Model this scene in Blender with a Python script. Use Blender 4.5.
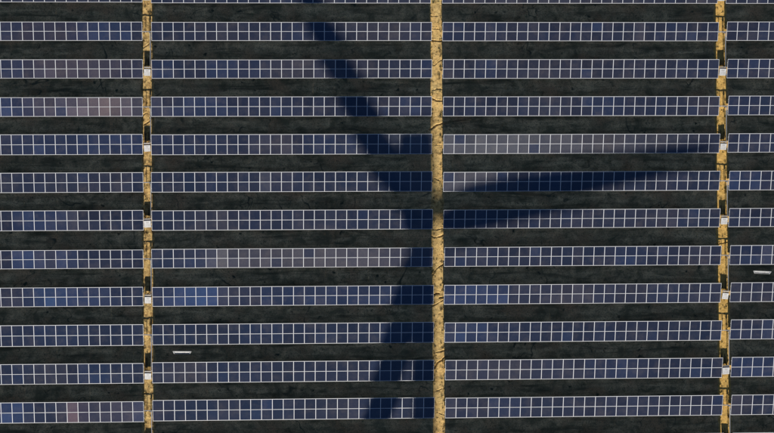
import bpy, math, random
import numpy as np
from mathutils import Vector

for o in list(bpy.data.objects):
    bpy.data.objects.remove(o)
SC = bpy.context.scene
COL = SC.collection
R = math.radians
rnd = random.Random(7)
nprs = np.random.RandomState(11)

# ------------------------------------------------------------------ camera
cam_data = bpy.data.cameras.new('camera')
cam_data.sensor_width = 36.0
cam_data.lens = 2147.08 / 774.0 * 36.0
cam_data.clip_start = 1.0
cam_data.clip_end = 9000.0
cam = bpy.data.objects.new('camera', cam_data)
COL.objects.link(cam)
cam.location = (-16.7126, -27.7939, 200.0)
cam.rotation_euler = (0.0311, -0.0597, -0.0069)
SC.camera = cam

# ------------------------------------------------------------------ sky and sun (sun due south, low)
SUN_EL = 31.3
COT = 1.0 / math.tan(R(SUN_EL))
world = bpy.data.worlds.new('World')
SC.world = world
world.use_nodes = True
nt = world.node_tree
bg = nt.nodes['Background']
sky = nt.nodes.new('ShaderNodeTexSky')
sky.sky_type = 'NISHITA'
sky.sun_disc = False
sky.sun_elevation = R(SUN_EL)
sky.sun_rotation = math.pi
sky.altitude = 200.0
sky.air_density = 1.0
sky.dust_density = 0.2
sky.ozone_density = 2.5
nt.links.new(sky.outputs[0], bg.inputs[0])
bg.inputs[1].default_value = 0.06

sun_data = bpy.data.lights.new('sun', 'SUN')
sun_data.energy = 5.0
sun_data.angle = R(0.53)
sun_data.color = (1.0, 0.90, 0.76)
sun = bpy.data.objects.new('sun', sun_data)
COL.objects.link(sun)
sun.rotation_euler = (R(90.0 - SUN_EL), 0, 0)
sun.location = (0, -150, 150)

vs = SC.view_settings
vs.view_transform = 'Standard'
vs.look = 'None'
vs.exposure = 0.45
vs.gamma = 1.0
vs.use_curve_mapping = False
SC.render.engine = 'CYCLES'


# ------------------------------------------------------------------ helpers
def new_mat(name):
    m = bpy.data.materials.new(name)
    m.use_nodes = True
    return m, m.node_tree, m.node_tree.nodes['Principled BSDF']


def node(t, kind, **kw):
    n = t.nodes.new(kind)
    for k, v in kw.items():
        setattr(n, k, v)
    return n


def mixrgb(t, fac, a, b, blend='MIX'):
    n = t.nodes.new('ShaderNodeMix')
    n.data_type = 'RGBA'
    n.blend_type = blend
    for sock, v in ((n.inputs[0], fac), (n.inputs[6], a), (n.inputs[7], b)):
        if hasattr(v, 'is_output'):
            t.links.new(v, sock)
        elif isinstance(v, (int, float)):
            sock.default_value = v
        else:
            sock.default_value = (*v, 1.0)
    return n.outputs[2]


def noise(t, vec, scale, detail=4.0, rough=0.55, dist=0.0):
    n = t.nodes.new('ShaderNodeTexNoise')
    n.inputs['Scale'].default_value = scale
    n.inputs['Detail'].default_value = detail
    n.inputs['Roughness'].default_value = rough
    n.inputs['Distortion'].default_value = dist
    t.links.new(vec, n.inputs['Vector'])
    return n.outputs['Fac']


def ramp(t, src, lo, hi):
    n = t.nodes.new('ShaderNodeMapRange')
    n.inputs[1].default_value = lo
    n.inputs[2].default_value = hi
    t.links.new(src, n.inputs[0])
    return n.outputs[0]


class MB:
    """collects faces of one mesh"""
    def __init__(self):
        self.v, self.f, self.m = [], [], []

    def add(self, vs_, fs_, mat=0):
        b = len(self.v)
        self.v += [tuple(p) for p in vs_]
        for f in fs_:
            self.f.append(tuple(b + i for i in f))
            self.m.append(mat)

    def box(self, c, s, mat=0, bevel=0.0):
        x, y, z = s[0] / 2, s[1] / 2, s[2] / 2
        if bevel <= 0:
            vs_ = [(c[0] + a * x, c[1] + b * y, c[2] + d * z) for d in (-1, 1) for b in (-1, 1) for a in (-1, 1)]
            self.add(vs_, [(0, 2, 3, 1), (4, 5, 7, 6), (0, 1, 5, 4), (2, 6, 7, 3), (0, 4, 6, 2), (1, 3, 7, 5)], mat)
            return
        rings = []
        for zz, ins in ((-z, bevel), (-z + bevel, 0), (z - bevel, 0), (z, bevel)):
            xx, yy = x - ins, y - ins
            k = bevel
            rings.append([(c[0] + px, c[1] + py, c[2] + zz) for px, py in
                          ((-xx + k, -yy), (xx - k, -yy), (xx, -yy + k), (xx, yy - k),
                           (xx - k, yy), (-xx + k, yy), (-xx, yy - k), (-xx, -yy + k))])
        self.loft(rings, mat)

    def loft(self, rings, mat=0, cap=True):
        n = len(rings[0])
        vs_ = [p for r in rings for p in r]
        fs_ = []
        for k in range(len(rings) - 1):
            for i in range(n):
                j = (i + 1) % n
                fs_.append((k * n + i, k * n + j, (k + 1) * n + j, (k + 1) * n + i))
        if cap:
            fs_.append(tuple(range(n - 1, -1, -1)))
            fs_.append(tuple((len(rings) - 1) * n + i for i in range(n)))
        self.add(vs_, fs_, mat)

    def tube(self, pts, rad, n=8, mat=0):
        pts = [Vector(p) for p in pts]
        rings = []
        for i, p in enumerate(pts):
            d = (pts[min(i + 1, len(pts) - 1)] - pts[max(i - 1, 0)]).normalized()
            a = d.orthogonal().normalized() if abs(d.z) > 0.9 else d.cross(Vector((0, 0, 1))).normalized()
            b = d.cross(a).normalized()
            r = rad[i] if isinstance(rad, (list, tuple)) else rad
            rings.append([p + a * (r * math.cos(2 * math.pi * k / n)) + b * (r * math.sin(2 * math.pi * k / n)) for k in range(n)])
        self.loft(rings, mat)

    def mesh(self, name, mats, smooth=False):
        me = bpy.data.meshes.new(name)
        me.from_pydata(self.v, [], self.f)
        for m in mats:
            me.materials.append(m)
        if len(mats) > 1:
            me.polygons.foreach_set('material_index', self.m)
        if smooth:
            me.polygons.foreach_set('use_smooth', [True] * len(me.polygons))
        me.update()
        return me


def link(name, me, parent=None, loc=(0, 0, 0), rot=None):
    o = bpy.data.objects.new(name, me)
    COL.objects.link(o)
    o.parent = parent
    o.location = loc
    if rot:
        o.rotation_euler = rot
    return o


def thing(name, label, cat, loc=(0, 0, 0), group=None, rot=None):
    o = link(name, None, None, loc, rot)
    o.empty_display_size = 0.2
    tag(o, label, cat, group)
    return o


def tag(o, label, cat, group=None):
    o['label'] = label
    o['category'] = cat
    if group:
        o['group'] = group


# ------------------------------------------------------------------ layout (metres; x east, y north)
GAPS = (0.80, 1.036, 0.85)                # left, centre, right lane
XC = GAPS[1] / 2
LANE_X = (-XC - 26 - GAPS[0] / 2, 0.0, XC + 26 + GAPS[2] / 2)
# blocks: name, x of the end next to its lane, number of columns, direction
BLOCKS = [('left', -XC - 26 - GAPS[0] - 20, 20), ('midleft', -XC - 26, 26), ('midright', XC, 26), ('right', XC + 26 + GAPS[2], 14)]
ROWS = {
    -1: [(3.50, 1.72)] * 4,
    0: [(0.02, 1.70), (-0.05, 1.70), (-0.05, 1.70), (-0.04, 1.71)],
    1: [(-3.58, 1.67), (-3.60, 1.66), (-3.60, 1.69), (-3.55, 1.71)],
    2: [(-7.06, 1.68), (-7.09, 1.67), (-7.08, 1.73), (-7.06, 1.73)],
    3: [(-10.56, 1.72), (-10.53, 1.78), (-10.56, 1.77), (-10.53, 1.76)],
    4: [(-13.98, 1.84), (-14.02, 1.84), (-14.08, 1.77), (-14.06, 1.74)],
    5: [(-17.51, 1.80), (-17.51, 1.82), (-17.58, 1.79), (-17.58, 1.78)],
    6: [(-20.99, 1.84), (-21.04, 1.82), (-21.10, 1.72), (-21.08, 1.73)],
    7: [(-24.63, 1.70), (-24.59, 1.76), (-24.58, 1.78), (-24.55, 1.82)],
    8: [(-28.06, 1.76), (-28.09, 1.78), (-28.08, 1.81), (-28.04, 1.82)],
    9: [(-31.50, 1.96), (-31.51, 1.91), (-31.57, 1.86), (-31.50, 1.86)],
    10: [(-35.06, 1.88), (-35.01, 1.93), (-35.04, 1.88), (-35.00, 1.88)],
    11: [(-38.56, 1.93), (-38.47, 1.96), (-38.53, 1.91), (-38.52, 1.91)],
    12: [(-42.06, 1.88)] * 4,
    13: [(-45.57, 1.88)] * 4,
}
TILT = R(20.0)
ZB = 0.72                                  # height of a table's low edge

# ------------------------------------------------------------------ materials
# sandy ground
M_GROUND, t, bs = new_mat('sandy_ground')
tc = node(t, 'ShaderNodeTexCoord').outputs['Object']
n1 = noise(t, tc, 0.35, 3)
n2 = noise(t, tc, 2.2, 6, 0.62, 0.4)
n3 = noise(t, tc, 11.0, 5, 0.7)
c = mixrgb(t, ramp(t, n1, 0.35, 0.65), (0.54, 0.365, 0.145), (0.46, 0.345, 0.15))
c = mixrgb(t, ramp(t, n2, 0.48, 0.68), c, (0.30, 0.20, 0.08))
c = mixrgb(t, ramp(t, n2, 0.47, 0.30), c, (0.58, 0.41, 0.18))
c = mixrgb(t, ramp(t, n3, 0.56, 0.70), c, (0.15, 0.11, 0.05))
c = mixrgb(t, ramp(t, noise(t, tc, 7.0, 4, 0.7), 0.57, 0.66), c, (0.10, 0.085, 0.04))
# trodden bare sand in the three lanes, elsewhere soil with the shade of the tables painted into its tone
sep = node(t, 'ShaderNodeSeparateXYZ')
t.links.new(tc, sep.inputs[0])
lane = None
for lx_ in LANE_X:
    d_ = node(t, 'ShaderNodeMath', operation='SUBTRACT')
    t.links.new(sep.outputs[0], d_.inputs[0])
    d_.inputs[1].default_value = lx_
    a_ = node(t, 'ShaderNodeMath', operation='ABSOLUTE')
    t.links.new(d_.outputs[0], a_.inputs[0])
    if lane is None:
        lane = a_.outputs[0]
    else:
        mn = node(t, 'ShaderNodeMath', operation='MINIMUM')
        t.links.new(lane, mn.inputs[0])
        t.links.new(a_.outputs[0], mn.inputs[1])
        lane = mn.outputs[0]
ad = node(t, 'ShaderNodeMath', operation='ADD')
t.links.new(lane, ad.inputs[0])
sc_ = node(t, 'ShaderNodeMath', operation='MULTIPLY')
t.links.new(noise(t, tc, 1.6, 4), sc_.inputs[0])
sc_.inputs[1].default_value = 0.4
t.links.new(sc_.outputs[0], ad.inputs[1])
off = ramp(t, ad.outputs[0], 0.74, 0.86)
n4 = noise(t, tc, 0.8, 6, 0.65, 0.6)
shade_soil = mixrgb(t, ramp(t, n4, 0.38, 0.66), (0.22, 0.18, 0.10), (0.74, 0.52, 0.28))
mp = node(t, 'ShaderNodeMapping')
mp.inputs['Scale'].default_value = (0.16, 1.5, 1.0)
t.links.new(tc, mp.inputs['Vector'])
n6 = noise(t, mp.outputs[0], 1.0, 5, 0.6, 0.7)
shade_soil = mixrgb(t, ramp(t, n6, 0.50, 0.68), shade_soil, (0.11, 0.095, 0.055))
shade_soil = mixrgb(t, ramp(t, n6, 0.44, 0.30), shade_soil, (0.76, 0.55, 0.30))
shade_soil = mixrgb(t, ramp(t, n1, 0.50, 0.72), shade_soil, (0.50, 0.30, 0.155))
shade_soil = mixrgb(t, ramp(t, n3, 0.50, 0.66), shade_soil, (0.11, 0.105, 0.065))
shade_soil = mixrgb(t, ramp(t, noise(t, tc, 5.0, 4, 0.7), 0.54, 0.68), shade_soil, (0.15, 0.15, 0.085))
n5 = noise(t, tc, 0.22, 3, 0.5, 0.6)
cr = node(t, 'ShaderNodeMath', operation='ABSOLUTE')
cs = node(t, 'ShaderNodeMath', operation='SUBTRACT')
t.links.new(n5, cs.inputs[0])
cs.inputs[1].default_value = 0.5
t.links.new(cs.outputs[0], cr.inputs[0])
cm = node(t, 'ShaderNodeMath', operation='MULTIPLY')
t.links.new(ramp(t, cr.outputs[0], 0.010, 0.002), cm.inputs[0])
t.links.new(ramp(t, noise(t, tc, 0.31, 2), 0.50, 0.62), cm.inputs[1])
shade_soil = mixrgb(t, cm.outputs[0], shade_soil, (0.09, 0.09, 0.06))
shade_soil = mixrgb(t, ramp(t, noise(t, tc, 1.5, 2, 0.5), 0.66, 0.74), shade_soil, (0.06, 0.065, 0.045))
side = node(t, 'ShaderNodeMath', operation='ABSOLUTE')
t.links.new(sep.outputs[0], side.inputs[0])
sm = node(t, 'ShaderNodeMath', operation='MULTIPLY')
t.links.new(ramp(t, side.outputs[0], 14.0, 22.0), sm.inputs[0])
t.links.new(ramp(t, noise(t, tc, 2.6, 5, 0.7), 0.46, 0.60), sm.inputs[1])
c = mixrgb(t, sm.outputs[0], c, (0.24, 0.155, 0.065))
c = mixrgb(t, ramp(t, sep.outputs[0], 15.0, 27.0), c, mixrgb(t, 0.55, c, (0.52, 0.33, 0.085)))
c = mixrgb(t, off, c, shade_soil)
t.links.new(c, bs.inputs['Base Color'])
bs.inputs['Roughness'].default_value = 0.95
bs.inputs['Specular IOR Level'].default_value = 0.1
bmp = node(t, 'ShaderNodeBump')
bmp.inputs['Strength'].default_value = 0.9
bmp.inputs['Distance'].default_value = 0.03
t.links.new(n3, bmp.inputs['Height'])
t.links.new(bmp.outputs[0], bs.inputs['Normal'])

# solar cells behind glass: cell colour, painted sheen included, comes from each panel (object colour)
M_CELL, t, bs = new_mat('solar_cells_under_glass')
oi = node(t, 'ShaderNodeObjectInfo')
tc = node(t, 'ShaderNodeTexCoord').outputs['Object']
wv = node(t, 'ShaderNodeTexBrick')
wv.offset = 0.0
wv.inputs['Scale'].default_value = 1.0
wv.inputs['Mortar Size'].default_value = 0.0025
wv.inputs['Brick Width'].default_value = 0.156
wv.inputs['Row Height'].default_value = 0.156
wv.inputs['Color1'].default_value = (1, 1, 1, 1)
wv.inputs['Color2'].default_value = (0.86, 0.86, 0.9, 1)
wv.inputs['Mortar'].default_value = (1.9, 1.8, 1.6, 1)
t.links.new(tc, wv.inputs['Vector'])
c = mixrgb(t, 1.0, oi.outputs['Color'], wv.outputs['Color'], 'MULTIPLY')
geo = node(t, 'ShaderNodeNewGeometry').outputs['Position']
dn = noise(t, geo, 0.9, 6, 0.65)
dm = node(t, 'ShaderNodeMath', operation='MULTIPLY')
t.links.new(ramp(t, dn, 0.48, 0.8), dm.inputs[0])
dm.inputs[1].default_value = 0.07
c = mixrgb(t, dm.outputs[0], c, (0.30, 0.25, 0.20))
t.links.new(c, bs.inputs['Base Color'])
bs.inputs['Roughness'].default_value = 0.10
bs.inputs['IOR'].default_value = 1.5
bs.inputs['Specular Tint'].default_value = (0.25, 0.55, 1.0, 1)

M_FRAME, t, bs = new_mat('anodised_aluminium_frame')
bs.inputs['Base Color'].default_value = (0.36, 0.385, 0.435, 1)
bs.inputs['Metallic'].default_value = 0.0
bs.inputs['Roughness'].default_value = 0.5
M_BACK, t, bs = new_mat('dark_backsheet')
bs.inputs['Base Color'].default_value = (0.10, 0.10, 0.11, 1)
bs.inputs['Roughness'].default_value = 0.7

M_STEEL, t, bs = new_mat('galvanised_steel')
tc = node(t, 'ShaderNodeTexCoord').outputs['Object']
c = mixrgb(t, noise(t, tc, 9.0, 3), (0.33, 0.34, 0.35), (0.46, 0.47, 0.48))
t.links.new(c, bs.inputs['Base Color'])
bs.inputs['Metallic'].default_value = 0.35
bs.inputs['Roughness'].default_value = 0.5

M_WHITE, t, bs = new_mat('white_coated_metal')
tc = node(t, 'ShaderNodeTexCoord').outputs['Object']
c = mixrgb(t, ramp(t, noise(t, tc, 5.0, 5), 0.5, 0.8), (0.74, 0.74, 0.73), (0.56, 0.53, 0.47))
t.links.new(c, bs.inputs['Base Color'])
bs.inputs['Roughness'].default_value = 0.45

M_CASE, t, bs = new_mat('light_grey_powder_coat')
tc = node(t, 'ShaderNodeTexCoord').outputs['Object']
c = mixrgb(t, ramp(t, noise(t, tc, 6.0, 5), 0.45, 0.75), (0.24, 0.26, 0.29), (0.13, 0.135, 0.135))
t.links.new(c, bs.inputs['Base Color'])
bs.inputs['Roughness'].default_value = 0.5

M_GREY, t, bs = new_mat('dark_grey_plastic')
bs.inputs['Base Color'].default_value = (0.12, 0.13, 0.15, 1)
bs.inputs['Roughness'].default_value = 0.5

M_CABLE, t, bs = new_mat('black_rubber_cable')
bs.inputs['Base Color'].default_value = (0.012, 0.012, 0.014, 1)
bs.inputs['Roughness'].default_value = 0.6

M_WEED, t, bs = new_mat('dry_weeds')
tc = node(t, 'ShaderNodeTexCoord').outputs['Object']
c = mixrgb(t, ramp(t, noise(t, tc, 1.3, 2), 0.35, 0.65), (0.075, 0.085, 0.03), (0.17, 0.13, 0.05))
t.links.new(c, bs.inputs['Base Color'])
bs.inputs['Roughness'].default_value = 0.9


# ------------------------------------------------------------------ ground: one sheet, fine in the lanes, out to the horizon
def value_noise(X, Y, scale, seed):
    rs = np.random.RandomState(seed)
    T = rs.rand(257, 257)
    x, y = X * scale + 1000.3, Y * scale + 1000.7
    xi, yi = np.floor(x).astype(int), np.floor(y).astype(int)
    fx, fy = x - xi, y - yi
    fx, fy = fx * fx * (3 - 2 * fx), fy * fy * (3 - 2 * fy)
    g = lambda i, j: T[i % 257, j % 257]
    return ((g(xi, yi) * (1 - fx) + g(xi + 1, yi) * fx) * (1 - fy) + (g(xi, yi + 1) * (1 - fx) + g(xi + 1, yi + 1) * fx) * fy) - 0.5


RILLS = [  # small runoff channels and cracks: points, width, depth
    ([(-0.66, -5.13), (-0.09, -5.19), (0.57, -5.21)], 0.07, 0.16),
    ([(-0.58, -7.6), (-0.2, -7.46), (0.18, -7.18), (0.55, -6.99)], 0.04, 0.07),
    ([(-0.6, -10.62), (-0.23, -10.7), (0.05, -10.84), (0.52, -10.89)], 0.07, 0.15),
    ([(-0.72, -13.61), (-0.25, -13.26), (0.04, -13.08), (0.41, -12.98), (1.45, -12.77), (3.14, -12.54)], 0.08, 0.16),
    ([(-0.54, -14.92), (0.49, -14.95)], 0.035, 0.05),
    ([(-0.61, -23.45), (-0.14, -23.68), (0.24, -23.52), (0.71, -23.35)], 0.06, 0.11),
    ([(-0.51, -22.88), (0.62, -22.84)], 0.05, 0.08),
    ([(-0.45, -27.13), (-0.16, -26.62), (0.22, -26.29), (0.78, -25.97)], 0.06, 0.13),
    ([(-0.37, -28.92), (0.1, -28.87)], 0.08, 0.14),
    ([(0.15, -29.26), (0.57, -29.19)], 0.07, 0.12),
    ([(-1.88, -30.76), (-0.56, -30.07), (0.0, -29.75), (0.66, -29.36)], 0.06, 0.11),
    ([(-0.41, -34.44), (0.16, -34.28), (0.72, -34.15)], 0.055, 0.10),
    ([(-0.37, -35.8), (-0.13, -35.34), (0.24, -35.06), (0.81, -34.74)], 0.07, 0.15),
    ([(-0.64, -2.78), (0.02, -2.84), (0.59, -2.76)], 0.04, 0.06),
    ([(-0.36, -4.04), (0.39, -4.12)], 0.04, 0.07),
    ([(-0.41, -9.86), (0.16, -9.69), (0.53, -9.77)], 0.05, 0.08),
    ([(-27.26, -13.03), (-26.61, -12.53)], 0.05, 0.10),
    ([(-27.42, -5.9), (-26.77, -5.44)], 0.05, 0.09),
    ([(-27.35, -12.1), (-26.98, -11.87)], 0.06, 0.10),
    ([(26.41, -24.39), (27.36, -24.21)], 0.05, 0.09),
    ([(-0.28, -18.06), (0.28, -18.34)], 0.05, 0.07),
    ([(-0.25, -37.95), (0.5, -37.67)], 0.05, 0.07),
    ([(-0.17, -39.9), (0.48, -40.19)], 0.05, 0.08),
]


def height(X, Y):
    h = 0.10 * value_noise(X, Y, 0.28, 1) + 0.07 * value_noise(X, Y, 0.9, 2) + 0.045 * value_noise(X, Y, 2.7, 3) + 0.03 * value_noise(X, Y, 6.5, 4)
    near = np.clip((60 - np.abs(X + 4)) / 10, 0, 1) * np.clip((34 - np.abs(Y + 21)) / 8, 0, 1)
    h = h * near
    wob = 0.10 * value_noise(X, Y, 3.1, 5) + 0.05 * value_noise(X, Y, 8.0, 6)
    for pts, w, d in RILLS:
        xs = [p[0] for p in pts]
        ys = [p[1] for p in pts]
        m = (X > min(xs) - .5) & (X < max(xs) + .5) & (Y > min(ys) - .5) & (Y < max(ys) + .5)
        if not m.any():
            continue
        px, py = X[m], Y[m] + wob[m]
        best = np.full(px.shape, 9.0)
        for (ax, ay), (bx, by) in zip(pts[:-1], pts[1:]):
            dx, dy = bx - ax, by - ay
            tt = np.clip(((px - ax) * dx + (py - ay) * dy) / (dx * dx + dy * dy), 0, 1)
            best = np.minimum(best, np.hypot(px - ax - tt * dx, py - ay - tt * dy))
        w_ = w * (0.68 + 0.9 * value_noise(px, py, 4.0, 8))
        h[m] += -1.35 * d * np.exp(-(best / w_) ** 2) + 0.10 * d * np.exp(-((best - 2 * w) / w) ** 2)
    return h


def build_ground():
    xs = set()
    for lx in LANE_X:
        xs |= {round(v, 3) for v in np.arange(lx - 0.85, lx + 0.86, 0.045)}
    for v in np.arange(-60, 50.1, 0.36):
        if all(abs(v - lx) > 0.98 for lx in LANE_X):
            xs.add(round(float(v), 3))
    far = [75, 100, 150, 250, 450, 900, 2000, 4000]
    xs = np.array(sorted(xs | {-float(f) for f in far} | {float(f) for f in far}))
    ys = np.concatenate([-np.array(far[::-1][:]) - 0.0, np.arange(-58, -44, 0.4), np.arange(-44, 0.4, 0.05), np.arange(0.4, 12, 0.4), np.array(far)])
    ys = np.array(sorted(set(np.round(ys, 3))))
    X, Y = np.meshgrid(xs, ys)
    Z = height(X.ravel(), Y.ravel())
    nx, ny = len(xs), len(ys)
    co = np.stack([X.ravel(), Y.ravel(), Z], 1).astype(np.float32)
    i = (np.arange(ny - 1)[:, None] * nx + np.arange(nx - 1)[None, :]).ravel()
    quads = np.stack([i, i + 1, i + nx + 1, i + nx], 1).astype(np.int32)
    me = bpy.data.meshes.new('ground')
    me.vertices.add(len(co))
    me.vertices.foreach_set('co', co.ravel())
    me.loops.add(quads.size)
    me.loops.foreach_set('vertex_index', quads.ravel())
    me.polygons.add(len(quads))
    me.polygons.foreach_set('loop_start', np.arange(0, quads.size, 4, dtype=np.int32))
    me.polygons.foreach_set('use_smooth', np.ones(len(quads), bool))
    me.materials.append(M_GROUND)
    me.update()
    me.validate()
    g = link('ground', me)
    g['kind'] = 'structure'


build_ground()

# ------------------------------------------------------------------ solar tables
PW, PL, PT, FR = 0.9994, 0.9994, 0.036, 0.026


def panel_mesh(lo, hi):
    mb = MB()
    x, y = PW / 2, PL / 2
    xi, yl, yh = x - FR, -y + lo, y - hi
    top, gl = 0.0, -0.005
    o = [(-x, -y), (x, -y), (x, y), (-x, y)]
    n = [(-xi, yl), (xi, yl), (xi, yh), (-xi, yh)]
    v = [(*p, -PT) for p in o] + [(*p, top) for p in o] + [(*p, top) for p in n] + [(*p, gl) for p in n]
    mb.add(v, [(i, (i + 1) % 4, 4 + (i + 1) % 4, 4 + i) for i in range(4)]
           + [(4 + i, 4 + (i + 1) % 4, 8 + (i + 1) % 4, 8 + i) for i in range(4)]
           + [(8 + i, 8 + (i + 1) % 4, 12 + (i + 1) % 4, 12 + i) for i in range(4)], 0)
    mb.add(v[12:16], [(0, 1, 2, 3)], 1)
    mb.add(v[0:4], [(3, 2, 1, 0)], 2)
    return mb.mesh('solar_panel', [M_FRAME, M_CELL, M_BACK])


PANELS = (panel_mesh(0.040, 0.020), panel_mesh(0.020, 0.040))     # lower and upper panel of a table


def unit_box(name, sx, sy, sz, mat):
    mb = MB()
    mb.box((0, 0, 0), (sx, sy, sz))
    return mb.mesh(name, [mat])


def c_profile(name, length, w, h, mat):
    """open lipped channel along x"""
    mb = MB()
    th = 0.004
    prof = [(-w / 2, -h / 2), (w / 2, -h / 2), (w / 2, -h / 2 + th), (-w / 2 + th, -h / 2 + th), (-w / 2 + th, h / 2 - th), (w / 2, h / 2 - th), (w / 2, h / 2), (-w / 2, h / 2)]
    mb.loft([[(sx * length / 2, a, b) for a, b in prof] for sx in (-1, 1)])
    return mb.mesh(name, [mat])


PURLIN = {n: c_profile('purlin', n + 0.04, 0.05, 0.08, M_STEEL) for n in (14, 20, 26)}
POST = unit_box('post', 0.09, 0.07, 1.0, M_STEEL)
RAFTER = unit_box('rafter', 0.06, 1.0, 0.07, M_STEEL)
BRACE = unit_box('brace', 0.04, 1.0, 0.04, M_STEEL)

# cell colours and painted sky-reflection tones
C_N = (0.0142, 0.0170, 0.0295)   # purple-navy, the usual one
C_T = (0.0105, 0.0160, 0.0320)   # dark teal navy
C_B = (0.0150, 0.0240, 0.0560)   # blue
C_BB = (0.0260, 0.0430, 0.1050)  # bright blue
C_G = (0.0345, 0.0335, 0.0420)   # grey-brown
C_GG = (0.0680, 0.0690, 0.0810)  # pale grey, sky sheen
C_P = (0.0900, 0.0540, 0.0620)   # pinkish
# module tints with painted sky reflections (row, block, first column, last column, colour, strength); 'left' columns count from its lane outwards
ZONES = [
    (1, 0, 1, 3, C_B, .9), (2, 0, 3, 9, C_G, .6), (2, 0, 11, 12, C_B, .9), (2, 1, 0, 1, C_B, .8), (3, 0, 0, 7, C_GG, .45), (3, 0, 7, 7, C_B, .8), (3, 0, 8, 9, C_G, .8),
    (3, 0, 12, 12, C_BB, .9), (3, 0, 11, 11, C_B, .8), (3, 1, 4, 6, C_B, .8), (4, 0, 0, 14, C_B, .45), (5, 0, 0, 14, C_T, .6), (5, 0, 2, 5, C_G, .4), (5, 1, 10, 10, C_GG, .5), (5, 1, 0, 26, C_T, .6),
    (5, 1, 5, 5, C_B, .9), (6, 0, 7, 9, C_B, .8), (6, 1, 0, 26, C_T, .3), (6, 1, 6, 6, C_G, .9), (7, 0, 10, 11, C_BB, .7), (7, 0, 8, 9, C_G, .9), (7, 0, 6, 7, C_BB, .5),
    (7, 1, 0, 5, C_B, .6), (7, 1, 6, 6, C_GG, 1), (7, 1, 7, 25, C_G, .85), (7, 1, 11, 20, C_GG, .28), (7, 0, 0, 5, C_N, .6), (8, 0, 11, 13, C_G, .5), (8, 0, 5, 10, C_B, .8), (8, 0, 6, 6, C_BB, .8),
    (8, 1, 3, 5, C_BB, .8), (8, 1, 6, 9, C_G, .6), (8, 1, 10, 26, C_B, .4), (8, 2, 0, 5, C_BB, .45), (8, 2, 6, 26, C_G, .3), (9, 0, 0, 20, C_T, .8), (9, 1, 0, 26, C_T, .9), (9, 2, 1, 3, C_B, .7), (9, 2, 3, 3, C_BB, .5),
    (9, 2, 4, 26, C_T, .3), (10, 0, 0, 20, C_T, .3), (11, 0, 11, 12, C_BB, .6), (11, 0, 0, 4, C_G, .35), (11, 0, 0, 0, C_BB, .5), (11, 1, 0, 12, C_T, .4), (11, 1, 5, 5, C_B, .6),
    (4, 2, 0, 10, C_GG, .62), (4, 2, 10, 16, C_G, .6), (5, 2, 0, 4, C_GG, .5), (2, 2, 3, 4, C_B, .8), (2, 3, 0, 3, C_B, .5), (3, 3, 0, 2, C_B, .6), (4, 3, 1, 4, C_B, .7), (7, 3, 1, 3, C_B, .9), (7, 2, 16, 18, C_B, .6), (3, 2, 7, 7, C_B, .8),
    (3, 2, 18, 20, C_B, .5), (1, 1, 22, 26, C_G, .2), (2, 1, 12, 14, C_G, .6), (8, 2, 19, 22, C_B, .6), (10, 2, 14, 15, C_B, .5), (10, 2, 0, 12, C_G, .35), (11, 2, 0, 26, C_G, .25), (6, 2, 6, 20, C_G, .2), (0, 0, 0, 20, C_G, .2),
]


# reflected sheen painted into the cell colour along single rows: row, x centre, half width, colour, strength
SHEEN = [(3, -32.5, 5.0, (0.080, 0.069, 0.090), .7), (2, -33.5, 4.5, (0.056, 0.049, 0.066), .65), (1, -36, 4, (0.030, 0.026, 0.036), .5), (7, -12, 9, (0.062, 0.061, 0.072), .7), (7, -20.3, 1.0, C_GG, .6),
         (4, 5, 7, (0.074, 0.082, 0.098), .72), (4, 15, 7, (0.055, 0.056, 0.064), .6), (11, -33.6, 0.7, (0.115, 0.082, 0.096), .8), (5, 1.5, 3.5, (0.070, 0.070, 0.082), .7), (8, -23, 2.5, C_BB, .7), (8, -34, 4, C_BB, .5), (8, 3, 4, C_BB, .4), (11, -29, 3, (0.050, 0.046, 0.064), .6),
         (11, -40, 2, C_BB, .6), (7, -37, 2, C_BB, .5), (3, -41, 2.5, C_BB, .5), (3, -22, 4, C_B, .6), (6, -36.5, 2, C_BB, .35), (8, -10, 6, C_B, .5), (4, -28, 9, C_B, .4), (1, -31, 1.8, C_BB, .35), (3, -30.5, 1.5, (0.12, 0.085, 0.075), .45), (8, -36, 1.2, (0.03, 0.06, 0.14), .6), (8, -22, 1.2, (0.03, 0.06, 0.14), .6),
         (2, -10, 6, C_G, .5), (6, -21, 2, C_G, .6), (10, 5, 5, C_G, .5), (9, 2.5, 1.5, C_BB, .35), (1, -5, 3, C_G, .5), (2, 12, 8, C_G, .3), (0, 10, 12, C_G, .4)]


def lerp(a, b, f):
    return tuple(x + (y - x) * f for x, y in zip(a, b))


def panel_colour(r, b, i, j, walk):
    n = BLOCKS[b][2]
    c = C_N
    w = walk[i]
    c = lerp(c, C_B, max(0, w[0])) if w[0] > 0 else lerp(c, C_T, min(1, -w[0]))
    c = lerp(c, C_G, max(0, w[1]))
    x = BLOCKS[b][1] + i + 0.5
    for rr, xc_, hw, col, s in SHEEN:
        if rr == r:
            c = lerp(c, col, s * math.exp(-((x - xc_) / hw) ** 2) * rnd.uniform(0.55, 1.1))
    k = (n - 1 - i) if b == 0 else i
    for rr, bb, a, z, col, s in ZONES:
        if rr == r and bb == b and a <= k <= z:
            c = lerp(c, col, 0.55 * s * rnd.uniform(0.5, 1.1))
    v = math.exp(rnd.gauss(0, 0.10) + (0.05 if j == 0 else -0.05))
    if rnd.random() < 0.04:
        c = lerp(c, C_B, rnd.uniform(0.3, 0.7))
    return tuple(x * v for x in c)


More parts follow.
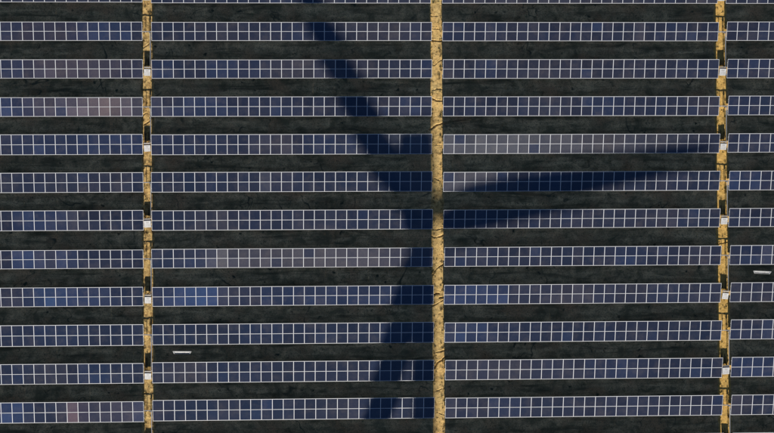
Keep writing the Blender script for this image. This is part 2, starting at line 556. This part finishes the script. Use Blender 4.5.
ORD = ['topmost', 'second', 'third', 'fourth', 'fifth', 'sixth', 'seventh', 'eighth', 'ninth', 'tenth', 'eleventh', 'twelfth']
WHERE = ['left of the left lane', 'between left and centre lanes', 'between centre and right lanes', 'right of the right lane']
EXTRA = {(7, 1): 'brownish-grey', (4, 2): 'pale grey', (9, 1): 'dark teal', (9, 0): 'dark teal', (3, 0): 'pinkish-grey', (8, 0): 'bright blue', (11, 0): 'blue-and-pink'}


def table_label(r, b):
    if r < 0:
        return 'navy solar table just beyond the top picture edge, ' + WHERE[b]
    if r > 11:
        return 'navy solar table, %s row beyond the bottom edge, %s' % (('first', 'second')[r - 12], WHERE[b])
    return '%s solar table in the %s row%s, %s' % (EXTRA.get((r, b), 'navy'), ORD[r], ' from the top' if r else '', WHERE[b])


for r in sorted(ROWS):
    for b, (bn, x0, n) in enumerate(BLOCKS):
        yt, D = ROWS[r][b]
        xj = rnd.uniform(-0.035, 0.035)
        xc = x0 + n / 2 + xj
        ym = yt - D / 2
        root = thing('solar_table', table_label(r, b), 'solar table', (xc, ym, 0), 'rows of solar tables on the sandy ground')
        root.rotation_euler = (0, 0, rnd.uniform(-0.0006, 0.0006))
        zc = ZB + D / 2 * math.tan(TILT)
        sl = D / math.cos(TILT) / 2          # length of one panel with its gap
        # slow drift of tint along the row
        a = [rnd.gauss(0, .5) for _ in range(n // 3 + 3)]
        g = [rnd.gauss(-.1, .3) for _ in range(n // 3 + 3)]
        walk = []
        for i in range(n):
            q, f = divmod(i / 3.0, 1)
            q = int(q)
            walk.append((.55 * (a[q] * (1 - f) + a[q + 1] * f) + rnd.gauss(0, .12), g[q] * (1 - f) + g[q + 1] * f + rnd.gauss(0, .05)))
        for i in range(n):
            dz = rnd.gauss(0, 0.0015)
            for j in (0, 1):
                s = (j - 0.5) * sl
                o = link('solar_panel', PANELS[j], root,
                         (i + 0.5 - n / 2, s * math.cos(TILT), zc + s * math.sin(TILT) + dz),
                         (TILT + rnd.gauss(0, 0.006), rnd.gauss(0, 0.006), rnd.gauss(0, 0.0008)))
                o.scale = (1, (sl - 0.0006) / PL, 1)
                o.color = (*panel_colour(r, b, i, j, walk), 1)
        nrm = Vector((0, -math.sin(TILT), math.cos(TILT)))
        for s in (-0.62 * sl, 0.62 * sl):
            p = Vector((0, s * math.cos(TILT), zc + s * math.sin(TILT))) - nrm * (PT + 0.045)
            link('purlin', PURLIN[n], root, p, (TILT, 0, 0))
        for k in range(5):
            px = -n / 2 + n * (k + 0.5) / 5
            p = Vector((px, 0, zc)) - nrm * (PT + 0.045 + 0.078)
            ra = link('rafter', RAFTER, root, p, (TILT, 0, 0))
            ra.scale = (1, 1.5, 1)
            hz = zc - 0.13
            po = link('post', POST, root, (px, 0.16, hz / 2 - 0.10), None)
            po.scale = (1, 1, hz + 0.2)


# ------------------------------------------------------------------ lane equipment: inverter boxes, cable bars, conduits
def inverter_body():
    mb = MB()
    mb.box((0, 0, 0), (0.68, 0.74, 0.20), 0, 0.02)
    return mb.mesh('body', [M_CASE])


INV_BODY = inverter_body()
mb = MB()
mb.box((0, 0, 0), (0.48, 0.06, 0.012), 0, 0.004)
INV_VENT = mb.mesh('vent_slot', [M_GREY])
mb = MB()
mb.box((0, 0, 0), (0.30, 0.10, 0.010), 0, 0.003)
INV_DISP = mb.mesh('display', [M_GREY])
mb = MB()
mb.box((0, 0, 0), (0.62, 0.10, 0.09), 0, 0.01)
INV_CONN = mb.mesh('connector_strip', [M_GREY])
mb = MB()
mb.tube([(0, 0, -0.15), (0, 0, 1.0)], 0.03, 8)
LEG = mb.mesh('leg', [M_STEEL], True)
mb = MB()
mb.box((0, 0, 0), (0.62, 0.05, 0.05))
RAIL = mb.mesh('mounting_rail', [M_STEEL])
mb = MB()
mb.box((0, 0, 0), (0.98, 0.07, 0.06))
BAR = mb.mesh('cross_bar', [M_CASE])
mb = MB()
mb.box((0, 0, 0), (0.16, 0.10, 0.20), 0, 0.012)
JBOX = mb.mesh('junction_box', [M_GREY])

LANES = [('left', 0), ('right', 2)]
for ln, li in LANES:
    lx = LANE_X[li]
    bl = li if li == 0 else 2
    for r in range(0, 13):
        yt, D = ROWS[r][bl + 1 if li == 0 else 2]
        nm = ORD[r] if r < 12 else 'thirteenth'
        if r % 2 == 0:
            ox = rnd.uniform(-0.02, 0.02)
            y = yt - 0.62 * D - 0.05
            z = 0.80
            sq = rnd.uniform(0.86, 1.0)
            root = thing('inverter_box', 'white sloping inverter box in the %s lane beside the %s table row' % (ln, nm), 'inverter', (lx + ox, y, 0), 'inverter boxes in the lanes', (0, 0, rnd.gauss(0, R(2.5))))
            tl = R(27)
            body = link('body', INV_BODY, root, (0, 0, z), (tl, 0, 0))
            body.scale = (sq, sq, 1)
            for k, yy in enumerate((-0.20, -0.02)):
                link('vent_slot', INV_VENT, body, (0, yy, 0.101))
            link('display', INV_DISP, body, (0.0, 0.16, 0.101))
            link('connector_strip', INV_CONN, root, (0, 0.43, z + 0.13), (tl, 0, 0))
            for sx in (-0.25, 0.25):
                lg = link('leg', LEG, root, (sx, 0.12, 0))
                lg.scale = (1, 1, z - 0.05)
                lg = link('leg', LEG, root, (sx, -0.22, 0))
                lg.scale = (1, 1, z - 0.22)
            for q_ in range(5):
                mb = MB()
                x_ = -0.26 + 0.13 * q_ + rnd.uniform(-.03, .03)
                e_ = rnd.uniform(-.3, .3)
                l_ = rnd.uniform(0.5, 1.1)
                mb.tube([(x_, 0.46, z + 0.14), (x_ + .2 * e_, 0.56, z + 0.02), (x_ + .4 * e_, 0.60, 0.35), (x_ + .5 * e_, 0.60 + .2 * l_, 0.07), (x_ + .6 * e_, 0.60 + l_, 0.05)], 0.022, 6)
                link('cable', mb.mesh('cable', [M_CABLE], True), root)
            # conduit from the cable bar one row north
            if r > 0:
                yb = ROWS[r - 1][bl + 1 if li == 0 else 2][0] - 0.5 * D
                cx = lx + 0.30
                mb = MB()
                y0, y1 = yb - 0.05, y + 0.44
                pts = [(cx, y0, 0.98), (cx, y0 - 0.12, 0.93), (cx + 0.01, (y0 + y1) / 2, 0.80), (cx, y1 + 0.12, 0.88), (cx, y1, 0.95)]
                base = Vector((cx, (y0 + y1) / 2, 0))
                mb.tube([Vector(p) - base for p in pts], 0.036, 8)
                co = link('cable_conduit', mb.mesh('cable_conduit', [M_STEEL], True), None, base)
                tag(co, 'grey cable conduit in the %s lane running down to the inverter beside the %s row' % (ln, nm), 'conduit', 'cable conduits in the lanes')
        else:
            y = yt - 0.5 * D
            root = thing('cable_bar', 'pale cable bar on two posts crossing the %s lane in the %s row' % (ln, nm), 'cable bar', (lx, y, 0), 'cable bars across the lanes')
            link('cross_bar', BAR, root, (0, 0, 0.97)).scale = ((GAPS[li] + 0.1) / 0.98, 1, 1)
            for sx in (-0.14, 0.2):
                lg = link('leg', LEG, root, (sx, 0.0, 0))
                lg.scale = (1, 1, 0.94)
            link('junction_box', JBOX, root, (0.26, -0.09, 0.86))


# ------------------------------------------------------------------ white troughs on posts between the rows
def trough(label, x, y, rz):
    root = thing('trough', label, 'trough', (x, y, 0), 'white troughs between the rows', (0, 0, rz))
    mb = MB()
    L, W, H = 0.86, 0.13, 0.10
    o = [(-L, W), (L, W), (L - .13, -W), (-L + .13, -W)]
    s = lambda k, z: [(p[0] * k, p[1] * k, z) for p in o]
    i = [(-L + .05, W - .03), (L - .05, W - .03), (L - .16, -W + .03), (-L + .16, -W + .03)]
    mb.loft([s(0.86, 0.0)[::-1], s(1, H)[::-1]], cap=False)
    v = s(1, H) + [(*p, H) for p in i] + [(p[0] * .9, p[1] * .8, 0.03) for p in i] + s(0.86, 0)
    mb.add(v, [(k, (k + 1) % 4, 4 + (k + 1) % 4, 4 + k) for k in range(4)] + [(4 + k, 4 + (k + 1) % 4, 8 + (k + 1) % 4, 8 + k) for k in range(4)] + [(8, 9, 10, 11), (12, 13, 14, 15)])
    link('tray', mb.mesh('tray', [M_CASE]), root, (0, 0, 0.90), (R(24), 0, 0))
    for sx in (-0.55, 0.55):
        lg = link('leg', LEG, root, (sx, 0, 0))
        lg.scale = (1, 1, 0.90)


trough('white trough on two legs below the tenth table row, right of the left lane', -23.79, -34.10, R(-1))
trough('white trough on two legs at the right edge, below the eighth table row', 30.45, -27.06, R(-3))


# ------------------------------------------------------------------ weeds and stones
def clumps(name, spots, label, mat, hmin, hmax, blades, spread):
    V, F = [], []
    gz = height(np.array([s[0] for s in spots]), np.array([s[1] for s in spots]))
    for (x, y), z in zip(spots, gz):
        k = rnd.uniform(0.6, 1.3)
        for _ in range(blades):
            a = rnd.uniform(0, 6.283)
            d = spread * k * math.sqrt(rnd.random())
            bx, by = x + d * math.cos(a), y + d * math.sin(a)
            h = rnd.uniform(hmin, hmax) * k
            w = rnd.uniform(0.008, 0.02) * k
            a2 = rnd.uniform(0, 6.283)
            lx, ly = rnd.gauss(0, .4) * h, rnd.gauss(0, .4) * h
            i = len(V)
            V += [(bx - w * math.cos(a2), by - w * math.sin(a2), z - 0.02), (bx + w * math.cos(a2), by + w * math.sin(a2), z - 0.02), (bx + lx, by + ly, z + h)]
            F.append((i, i + 1, i + 2))
    me = bpy.data.meshes.new(name)
    me.from_pydata(V, [], F)
    me.materials.append(mat)
    o = link(name, me)
    tag(o, label, 'weeds')
    o['kind'] = 'stuff'


sp = []
for li, lx in enumerate(LANE_X):
    w = GAPS[li] / 2
    for _ in range(300 if li == 1 else 260):
        side = rnd.choice((-1, 1))
        sp.append((lx + side * (w - abs(rnd.gauss(0, 0.16))), rnd.uniform(-43, 1)))
clumps('lane_weeds', sp, 'small dry weed tufts dotted along the sunlit sandy lanes', M_WEED, 0.06, 0.20, 16, 0.08)
xx, yy = nprs.uniform(-46, 40, 16000), nprs.uniform(-46, 3, 16000)
ok = np.min([np.abs(xx - lx) for lx in LANE_X], axis=0) > 0.6
ok &= value_noise(xx, yy, 0.22, 9) + 0.6 * value_noise(xx, yy, 0.8, 10) > nprs.uniform(-0.35, 0.45, 16000)
sp = list(zip(xx[ok].tolist(), yy[ok].tolist()))[:5200]
clumps('ground_cover', sp, 'low dry grass covering the shaded ground between the table rows', M_WEED, 0.05, 0.22, 14, 0.20)

V, F = [], []
for li, lx in enumerate(LANE_X):
    gx = lx + nprs.uniform(-.5, .5, 300) * GAPS[li]
    gy = nprs.uniform(-43, 1, 300)
    for x, y, z in zip(gx.tolist(), gy.tolist(), height(gx, gy).tolist()):
        s = abs(rnd.gauss(0, 0.025)) + 0.015
        i = len(V)
        V += [(x + s * rnd.uniform(.7, 1.3), y, z), (x, y + s * rnd.uniform(.7, 1.3), z), (x - s * rnd.uniform(.7, 1.3), y, z), (x, y - s * rnd.uniform(.7, 1.3), z), (x + rnd.uniform(-.3, .3) * s, y, z + s * rnd.uniform(.7, 1.3)), (x, y, z - s)]
        F += [(i, i + 1, i + 4), (i + 1, i + 2, i + 4), (i + 2, i + 3, i + 4), (i + 3, i, i + 4), (i + 1, i, i + 5), (i + 2, i + 1, i + 5), (i + 3, i + 2, i + 5), (i, i + 3, i + 5)]
me = bpy.data.meshes.new('gravel')
me.from_pydata(V, [], F)
me.materials.append(M_GROUND)
o = link('gravel', me)
tag(o, 'loose stones and clods scattered on the sandy lanes', 'gravel')
o['kind'] = 'stuff'

# ------------------------------------------------------------------ wind turbine south of the array: its shadow falls across the tables
HUB_H = 58.0
PSI, TH0, RAD = R(4.0), R(6.75), 28.0
hx, hy = -1.60, -21.24 - HUB_H * COT
hv = Vector((math.cos(PSI), math.sin(PSI), 0))
nv = Vector((-math.sin(PSI), math.cos(PSI), 0))     # points north, along the nacelle
zv = Vector((0, 0, 1))
OVER = 3.2                                           # rotor overhang in front of the tower
tb = Vector((hx, hy, 0)) + nv * OVER
root = thing('wind_turbine', 'white three-bladed wind turbine standing south of the array, shading it', 'wind turbine', tb)
mb = MB()
mb.tube([(0.36, 0, -0.3), (0.36, 0, 18), (0.36, 0, 38), (0.36, 0, HUB_H - 1.4)], [1.55, 1.35, 1.18, 1.02], 40)
link('tower', mb.mesh('tower', [M_WHITE], True), root)
hub = Vector((0, 0, HUB_H)) - nv * OVER


def P(a, s, u):      # along hv, nv, z from the hub
    return hub + hv * a + nv * s + zv * u


mb = MB()
rings = []
for s, w, u0, u1 in ((0.9, 1.2, -1.15, 1.2), (1.6, 1.5, -1.45, 1.5), (4.5, 1.6, -1.5, 1.6), (7.2, 1.55, -1.3, 1.6), (7.8, 1.3, -0.9, 1.3)):
    k = 0.3
    rings.append([P(-w + k, s, u0), P(w - k, s, u0), P(w, s, u0 + k), P(w, s, u1 - k), P(w - k, s, u1), P(-w + k, s, u1), P(-w, s, u1 - k), P(-w, s, u0 + k)])
mb.loft(rings)
link('nacelle', mb.mesh('nacelle', [M_WHITE]), root)
mb = MB()
mb.loft([[P(r_ * math.cos(2 * math.pi * k / 24), s, r_ * math.sin(2 * math.pi * k / 24)) for k in range(24)] for s, r_ in ((-1.7, 0.1), (-1.5, 0.6), (-0.9, 1.15), (0, 1.4), (0.95, 1.3))])
link('hub', mb.mesh('hub', [M_WHITE], True), root)
for bi in range(3):
    th = TH0 + bi * 2 * math.pi / 3
    dv = hv * math.cos(th) + zv * math.sin(th)
    cv = hv * -math.sin(th) + zv * math.cos(th)
    mb = MB()
    rings = []
    for fr, ch, tk, tw in ((0.02, 1.3, 1.3, 0), (0.07, 1.6, 1.2, 4), (0.12, 2.5, 0.8, 10), (0.19, 2.9, 0.55, 9), (0.35, 2.75, 0.42, 7), (0.5, 2.5, 0.32, 5), (0.65, 1.9, 0.25, 3), (0.8, 1.5, 0.18, 2), (0.92, 1.1, 0.12, 1), (0.98, 0.7, 0.07, 0), (1.0, 0.2, 0.03, 0)):
        tw = R(tw)
        e1 = cv * math.cos(tw) + nv * math.sin(tw)
        e2 = nv * math.cos(tw) - cv * math.sin(tw)
        off = 0.5 + 0.12 * min(1, max(0, (fr - 0.05) / 0.15))
        ring = []
        for k in range(16):
            a = 2 * math.pi * k / 16
            cx_ = math.cos(a) * 0.5
            ring.append(hub + dv * (fr * RAD) + e1 * (ch * (cx_ - 0.5 + off)) + e2 * (tk * 0.5 * math.sin(a) * (1 if fr < 0.1 else 0.75 + 0.5 * cx_)))
        rings.append(ring)
    mb.loft(rings)
    link('blade', mb.mesh('blade', [M_WHITE], True), root)
